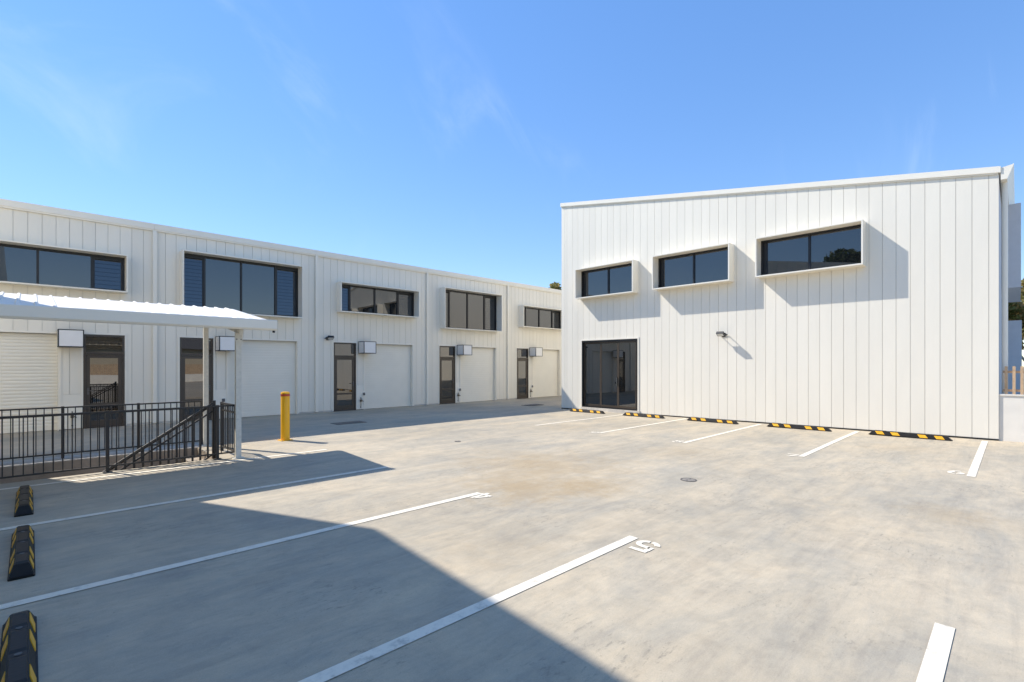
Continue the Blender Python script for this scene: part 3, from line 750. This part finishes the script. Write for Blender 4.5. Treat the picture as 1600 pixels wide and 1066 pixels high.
me = MB().box(-0.008, 0.008, -0.21, 0.21, 0.002, 0.007).mesh('bar', M['cover'])
for i in range(20): o = link('bar', me, gr); o.location = (-0.40 + i * 0.042, 0, 0)
g2 = copy_tree(gr); g2.location = (15.2, 14.3, 0.0); tag(g2, 'drain grate in the driveway beside the corner of the hall', 'drain grate')

# ================================================================== STAIRWELL
st = tag(MB().box(PIT[0], PIT[1], PIT[3], PIT[3] + 0.2, -3.2, -0.004).box(PIT[0], PIT[1] + 0.02, PIT[2] - 0.2, PIT[2], -3.2, -0.004).box(PIT[1], PIT[1] + 0.2, PIT[2], PIT[3], -3.2, -0.006).box(PIT[0], PIT[1], PIT[2], PIT[3], -3.3, -3.2).build('stairwell', M['pitwall']), kind='structure')
for i in range(18):
    x1 = PIT[1] - i * 0.262
    MB().box(x1 - 0.262, x1, PIT[2] + 0.002, PIT[3] - 0.002, -3.19, -(i + 1) * 0.172).build('step', M['walk'] if i < 0 else M['pitwall'], st)
tag(MB().box(PIT[0], PIT[1] + 0.25, PIT[3] + 0.001, 12.30, -0.10, 0.012).build('kerb', M['walk']), kind='structure')

def picket_fence(name, u0, u1, v, zt, zb, posts, label, sp=0.106, second=None, pick=0.014):
    t = empty(name, ((u0 + u1) / 2, v, 0), 0, label, 'railing'); ox = -(u0 + u1) / 2
    def P(mb, nm, m=M['rail']):
        o = mb.build(nm, m, t); o.location = (ox, -v, 0); return o
    P(MB().box(u0, u1, v - 0.02, v + 0.02, zt - 0.026, zt), 'top_rail'); P(MB().box(u0, u1, v - 0.016, v + 0.016, zb, zb + 0.024), 'bottom_rail')
    if second: P(MB().box(u0, u1, v - 0.016, v + 0.016, second - 0.022, second), 'middle_rail')
    for p in posts: P(MB().box(p - 0.022, p + 0.022, v - 0.022, v + 0.022, 0.0, zt + 0.008).box(p - 0.06, p + 0.06, v - 0.05, v + 0.05, 0.0, 0.010), 'post')
    me = MB().box(-pick / 2, pick / 2, -pick / 2, pick / 2, zb + 0.024, zt - 0.026).mesh('picket', M['rail'])
    n = int((u1 - u0) / sp)
    for i in range(n + 1):
        x = u0 + 0.05 + i * sp
        if x > u1 or any(abs(x - p) < 0.04 for p in posts): continue
        o = link('picket', me, t); o.location = (x + ox, 0, 0)
    return t
picket_fence('stair_railing', -3.4, 2.70, 10.06, 0.965, 0.085, (-2.30, -0.72, 0.883, 2.42), 'black steel railing along the near edge of the stairwell')
picket_fence('stair_railing', -3.4, 2.61, 12.05, 0.94, 0.085, (-1.80, -0.68, 0.43, 1.53, 2.60), 'black steel railing along the far edge of the stairwell', 0.104, second=0.80)
# wing panel closing the end beside the canopy post
wg = empty('stair_railing', (2.72, 10.5, 0), 0, 'short black railing panel beside the front canopy post', 'railing')
for nm, mb in (('top_rail', MB().box(-0.02, 0.02, -0.44, 0.46, 0.925, 0.96)), ('middle_rail', MB().box(-0.016, 0.016, -0.44, 0.46, 0.80, 0.83)), ('bottom_rail', MB().box(-0.016, 0.016, -0.44, 0.46, 0.085, 0.115)),
               ('post', MB().box(-0.025, 0.025, 0.46, 0.51, 0, 0.965)), ('post', MB().box(-0.025, 0.025, -0.49, -0.44, 0, 0.965))): mb.build(nm, M['rail'], wg)
me = MB().box(-0.008, 0.008, -0.008, 0.008, 0.115, 0.925).mesh('picket', M['rail'])
for i in range(7): o = link('picket', me, wg); o.location = (0, -0.35 + i * 0.115, 0)
# sloping stair balustrade: twin handrails and flat balusters following the steps
def stair_rail(v, label, second=True):
    t = empty('stair_handrail', (1.6, v, 0), 0, label, 'handrail')
    def P(mb, nm, **k):
        o = mb.build(nm, M['rail'], t, **k); o.location = (-1.6, -v, 0); return o
    s = 0.664; top = lambda u: 1.02 + (u - 2.40) * s
    P(MB().bar((2.40, v, top(2.40)), (-1.6, v, top(-1.6)), 0.04, 0.022), 'handrail')
    if second: P(MB().tube((2.36, v + 0.09, top(2.36) - 0.05), (-1.6, v + 0.09, top(-1.6) - 0.05), 0.018, n=10), 'grab_rail', smooth=True)
    P(MB().bar((2.40, v, top(2.40) - 0.145), (-1.6, v, top(-1.6) - 0.145), 0.022, 0.028), 'upper_rail')
    P(MB().bar((2.40, v, top(2.40) - 0.93), (-1.6, v, top(-1.6) - 0.93), 0.022, 0.028), 'lower_rail')
    me = MB().box(-0.016, 0.016, -0.006, 0.006, -0.92, -0.02).mesh('baluster', M['rail'])
    for i in range(32):
        x = 2.30 - i * 0.118; o = link('baluster', me, t); o.location = (x - 1.6, 0, top(x))
    P(MB().box(2.37, 2.42, v - 0.025, v + 0.025, 0, 1.05), 'post')
stair_rail(10.20, 'sloping black stair handrail with flat balusters behind the near railing')

# ================================================================== CANOPY over the stairs
CU0, CU1, CV0, CV1, CZ0, CZ1 = -6.5, 3.22, 9.58, 12.12, 2.49, 2.93
cn = empty('stair_canopy', (2.7, 9.91, 0), 0, 'white metal canopy on slim posts sheltering the stairs', 'canopy')
def cpart(mb, nm, m, **k): o = mb.build(nm, m, cn, **k); o.location = (-2.7, -9.91, 0); return o
# ribbed sheet: profile along u, extruded along the slope
prof = []; x = CU0
while x < CU1 - 0.19:
    prof += [(x, 0), (x + 0.145, 0), (x + 0.160, 0.019), (x + 0.185, 0.019), (x + 0.20, 0)]; x += 0.20
prof.append((CU1, 0))
mb = MB(); n = len(prof)
for (vv, zz) in ((CV0 - 0.03, CZ0 - 0.004), (CV1, CZ1)):
    for (xx, h) in prof: mb.v.append((xx, vv, zz + h))
for (vv, zz) in ((CV0 - 0.03, CZ0 - 0.009), (CV1, CZ1 - 0.005)):
    for (xx, h) in prof: mb.v.append((xx, vv, zz + h))
for i in range(n - 1):
    mb.f.append((i, i + 1, n + i + 1, n + i)); mb.f.append((2 * n + i, 3 * n + i, 3 * n + i + 1, 2 * n + i + 1))
    mb.f.append((i, 2 * n + i, 2 * n + i + 1, i + 1)); mb.f.append((n + i, n + i + 1, 3 * n + i + 1, 3 * n + i))
mb.f.append((0, n, 3 * n, 2 * n)); mb.f.append((n - 1, 3 * n - 1 + 0, 4 * n - 1, 2 * n - 1))
cpart(mb, 'roof_sheet', M['roof'])
# gutter at the low edge (rolled lip, flat face, flat bottom)
g = MB().prism([(0.0, 0.0), (-0.10, 0.0), (-0.125, 0.03), (-0.125, 0.175), (-0.115, 0.188), (-0.105, 0.175), (-0.115, 0.035), (-0.095, 0.012), (0.0, 0.012)], CU0, CU1 + 0.02, place=lambda a, b, c: (c, CV0 + a, 2.325 + b))
cpart(g, 'gutter', M['trim'])
cpart(MB().prism([(0.0, 0.0), (-0.10, 0.0), (-0.125, 0.03), (-0.125, 0.182), (0.0, 0.182)], CU1 + 0.021, CU1 + 0.025, place=lambda a, b, c: (c, CV0 + a, 2.325 + b)), 'gutter_end', M['trim'])
cpart(MB().tube((CU1 - 0.02, CV0 - 0.06, 2.322), (CU1 - 0.02, CV0 - 0.06, 2.285), 0.022, n=10), 'gutter_outlet', M['black'])
cpart(MB().box(CU0, CU1, CV0 + 0.002, CV0 + 0.04, 2.335, 2.475), 'front_purlin', M['trim'])
sl = (CZ1 - CZ0) / (CV1 - CV0)
cpart(MB().box(CU0, CU1, CV1 - 0.06, CV1 - 0.01, CZ1 - 0.13, CZ1 - 0.022), 'rear_purlin', M['trim'])
cpart(MB().box(CU0, CU1, 10.80, 10.85, CZ0 + sl * (10.8 - CV0) - 0.12, CZ0 + sl * (10.8 - CV0) - 0.014), 'middle_purlin', M['trim'])
cpart(MB().hexa([(CU1 - 0.02, CV0, CZ0 - 0.12), (CU1 - 0.002, CV0, CZ0 - 0.12), (CU1 - 0.002, CV1, CZ1 - 0.12), (CU1 - 0.02, CV1, CZ1 - 0.12),
                 (CU1 - 0.02, CV0, CZ0 - 0.012), (CU1 - 0.002, CV0, CZ0 - 0.012), (CU1 - 0.002, CV1, CZ1 - 0.012), (CU1 - 0.02, CV1, CZ1 - 0.012)]), 'barge_board', M['trim'])
for x in (2.70, -1.2, -5.2):
    z = lambda v: CZ0 + sl * (v - CV0)
    cpart(MB().hexa([(x - 0.03, 9.66, z(9.66) - 0.26), (x + 0.03, 9.66, z(9.66) - 0.26), (x + 0.03, CV1 - 0.07, z(CV1) - 0.27), (x - 0.03, CV1 - 0.07, z(CV1) - 0.27),
                     (x - 0.03, 9.66, z(9.66) - 0.125), (x + 0.03, 9.66, z(9.66) - 0.125), (x + 0.03, CV1 - 0.07, z(CV1) - 0.135), (x - 0.03, CV1 - 0.07, z(CV1) - 0.135)]), 'rafter', M['galv'])
    p = cpart(MB().box(x - 0.03, x + 0.06, 9.87, 9.95, 0.0, 2.27).box(x - 0.08, x + 0.11, 9.83, 9.99, 0.0, 0.012), 'post', M['galv'])
    o = MB().box(x - 0.045, x + 0.075, 9.862, 9.868, 2.12, 2.33).build('bracket', M['galv'], p)
    for (bx, bz) in ((-0.02, 2.16), (0.05, 2.16), (-0.02, 2.29), (0.05, 2.29)):
        MB().tube((x + bx, 9.862, bz), (x + bx, 9.85, bz), 0.010, n=8).build('bolt', M['iron'], p)
    cpart(MB().box(x - 0.105, x - 0.02, 11.82, 11.90, 0.0, z(11.86) - 0.26).box(x - 0.14, x + 0.01, 11.78, 11.94, 0.0, 0.02), 'post', M['galv'])

# ================================================================== THE HALL ON THE LEFT, just out of frame (its shadow falls into the picture)
WU = -0.78
wz_ = lambda v: 8.16 + 0.175 * (v - 12.46)
wh = empty('white_hall', (WU, 6.2, 0), 0, 'tall white clad hall beyond the left edge shading the parking bays', 'building')
def wpart(mb, nm, m): o = mb.build(nm, m, wh); o.location = (-WU, -6.2, 0); return o
v = 0.0
while v < 12.4:
    b = min(v + 0.54, 12.46)
    wpart(MB().hexa([(WU - 0.02, v + 0.006, 0), (WU, v + 0.006, 0), (WU, b - 0.006, 0), (WU - 0.02, b - 0.006, 0), (WU - 0.02, v + 0.006, wz_(v)), (WU, v + 0.006, wz_(v)), (WU, b - 0.006, wz_(b)), (WU - 0.02, b - 0.006, wz_(b))]), 'cladding_panel', M['clad'])
    v = b
wpart(MB().hexa([(WU - 14, 0.002, 0), (WU - 0.022, 0.002, 0), (WU - 0.022, 12.458, 0), (WU - 14, 12.458, 0), (WU - 14, 0.002, wz_(0)), (WU - 0.022, 0.002, wz_(0)), (WU - 0.022, 12.458, wz_(12.458)), (WU - 14, 12.458, wz_(12.458))]), 'wall', M['trim'])
# ================================================================== BEHIND THE CAMERA: boundary wall, paling fence, house (seen in the door glass)
bw = MB().box(-14, 14.9, -23.2, -23.0, -0.1, 0.78).build('boundary_wall', M['render']); tag(bw, 'low pale boundary wall across the yard, seen in the door glass', 'wall')
pf = empty('paling_fence', (0, -23.3, 0), 0, 'tan timber paling fence above the boundary wall', 'fence')
me = MB().box(-0.06, 0.06, -0.01, 0.01, 0.0, 1.75).mesh('paling', M['timber'])
for i in range(190): o = link('paling', me, pf); o.location = (-14 + i * 0.15, 0, 0)
MB().box(-14, 14.5, -0.05, -0.012, 1.3, 1.37).build('rail', M['timber'], pf)
ho = empty('house', (6, -40, 0), 0, 'beige house beyond the paling fence, seen in the door glass', 'house')
MB().box(-12, 12, -5, 5, 0, 3.6).build('wall', M['beige'], ho)
MB().hexa([(-12.5, -5.5, 3.6), (12.5, -5.5, 3.6), (12.5, 5.5, 3.6), (-12.5, 5.5, 3.6), (-9, -0.3, 5.6), (9, -0.3, 5.6), (9, 0.3, 5.6), (-9, 0.3, 5.6)]).build('roof', M['iron'], ho)

# ================================================================== TREES
def tree(x, y, h, r, trunk_h, nleaf, leaf, mat, bark, label, seed, group=None, flat=0.75):
    rnd = random.Random(seed)
    t = empty('tree', (x, y, -0.4), 0, label, 'tree', group)
    tb = MB(); tb.tube((0, 0, 0), (0.1, 0, trunk_h), r * 0.085, r * 0.05, 10)
    clumps = []
    for i in range(26):
        a = rnd.uniform(0, 2 * math.pi); el = rnd.uniform(-0.35, 1.0); rr = r * rnd.uniform(0.35, 0.95)
        c = Vector((math.cos(a) * rr * math.sqrt(1 - min(0.95, el * el)), math.sin(a) * rr * math.sqrt(1 - min(0.95, el * el)), trunk_h + (h - trunk_h) * 0.45 + el * (h - trunk_h) * 0.48 * rnd.uniform(0.7, 1)))
        clumps.append((c, r * rnd.uniform(0.20, 0.40)))
    for (c, cr) in clumps[:12]:
        tb.tube((0.08, 0, trunk_h * rnd.uniform(0.6, 0.98)), tuple(c), r * 0.03, r * 0.008, 6)
    tb.build('trunk', bark, t, smooth=True)
    vs_, fs = [], []
    for i in range(nleaf):
        c, cr = clumps[rnd.randrange(len(clumps))]
        d = Vector((rnd.gauss(0, 1), rnd.gauss(0, 1), rnd.gauss(0, 1))).normalized()
        p = c + Vector((d.x, d.y, d.z * flat)) * cr * (rnd.random() ** 0.45)
        ax = Vector((rnd.gauss(0, 1), rnd.gauss(0, 1), rnd.gauss(0, 0.6))).normalized(); b = ax.cross(Vector((rnd.gauss(0, 1), rnd.gauss(0, 1), rnd.gauss(0, 1)))).normalized()
        s = leaf * rnd.uniform(0.6, 1.3); k = len(vs_)
        vs_ += [tuple(p - ax * s), tuple(p + b * s * 0.45), tuple(p + ax * s), tuple(p - b * s * 0.45)]
        fs.append((k, k + 1, k + 2, k + 3))
    me = bpy.data.meshes.new('crown'); me.from_pydata(vs_, [], fs); me.materials.append(mat)
    link('crown', me, t)
    return t
tree(46.5, 40.5, 12.5, 2.6, 4.0, 5000, 0.22, M['leaf_a'], M['bark'], 'olive green treetop showing above the roof of the unit row', 3)
tree(31.0, -1.0, 6.4, 2.3, 1.4, 12000, 0.15, M['leaf_a'], M['palebark'], 'brownish green gum tree at the right edge beyond the hall', 5)
tree(40.0, -5.0, 8.0, 3.4, 2.0, 9000, 0.2, M['leaf_a'], M['palebark'], 'taller olive tree beyond the right edge behind the hall', 8)
tree(-25.0, 10.6, 12.8, 4.8, 3.0, 18000, 0.28, M['leaf_b'], M['bark'], 'tall dark tree beyond the left hall, mirrored in the hall window', 11)
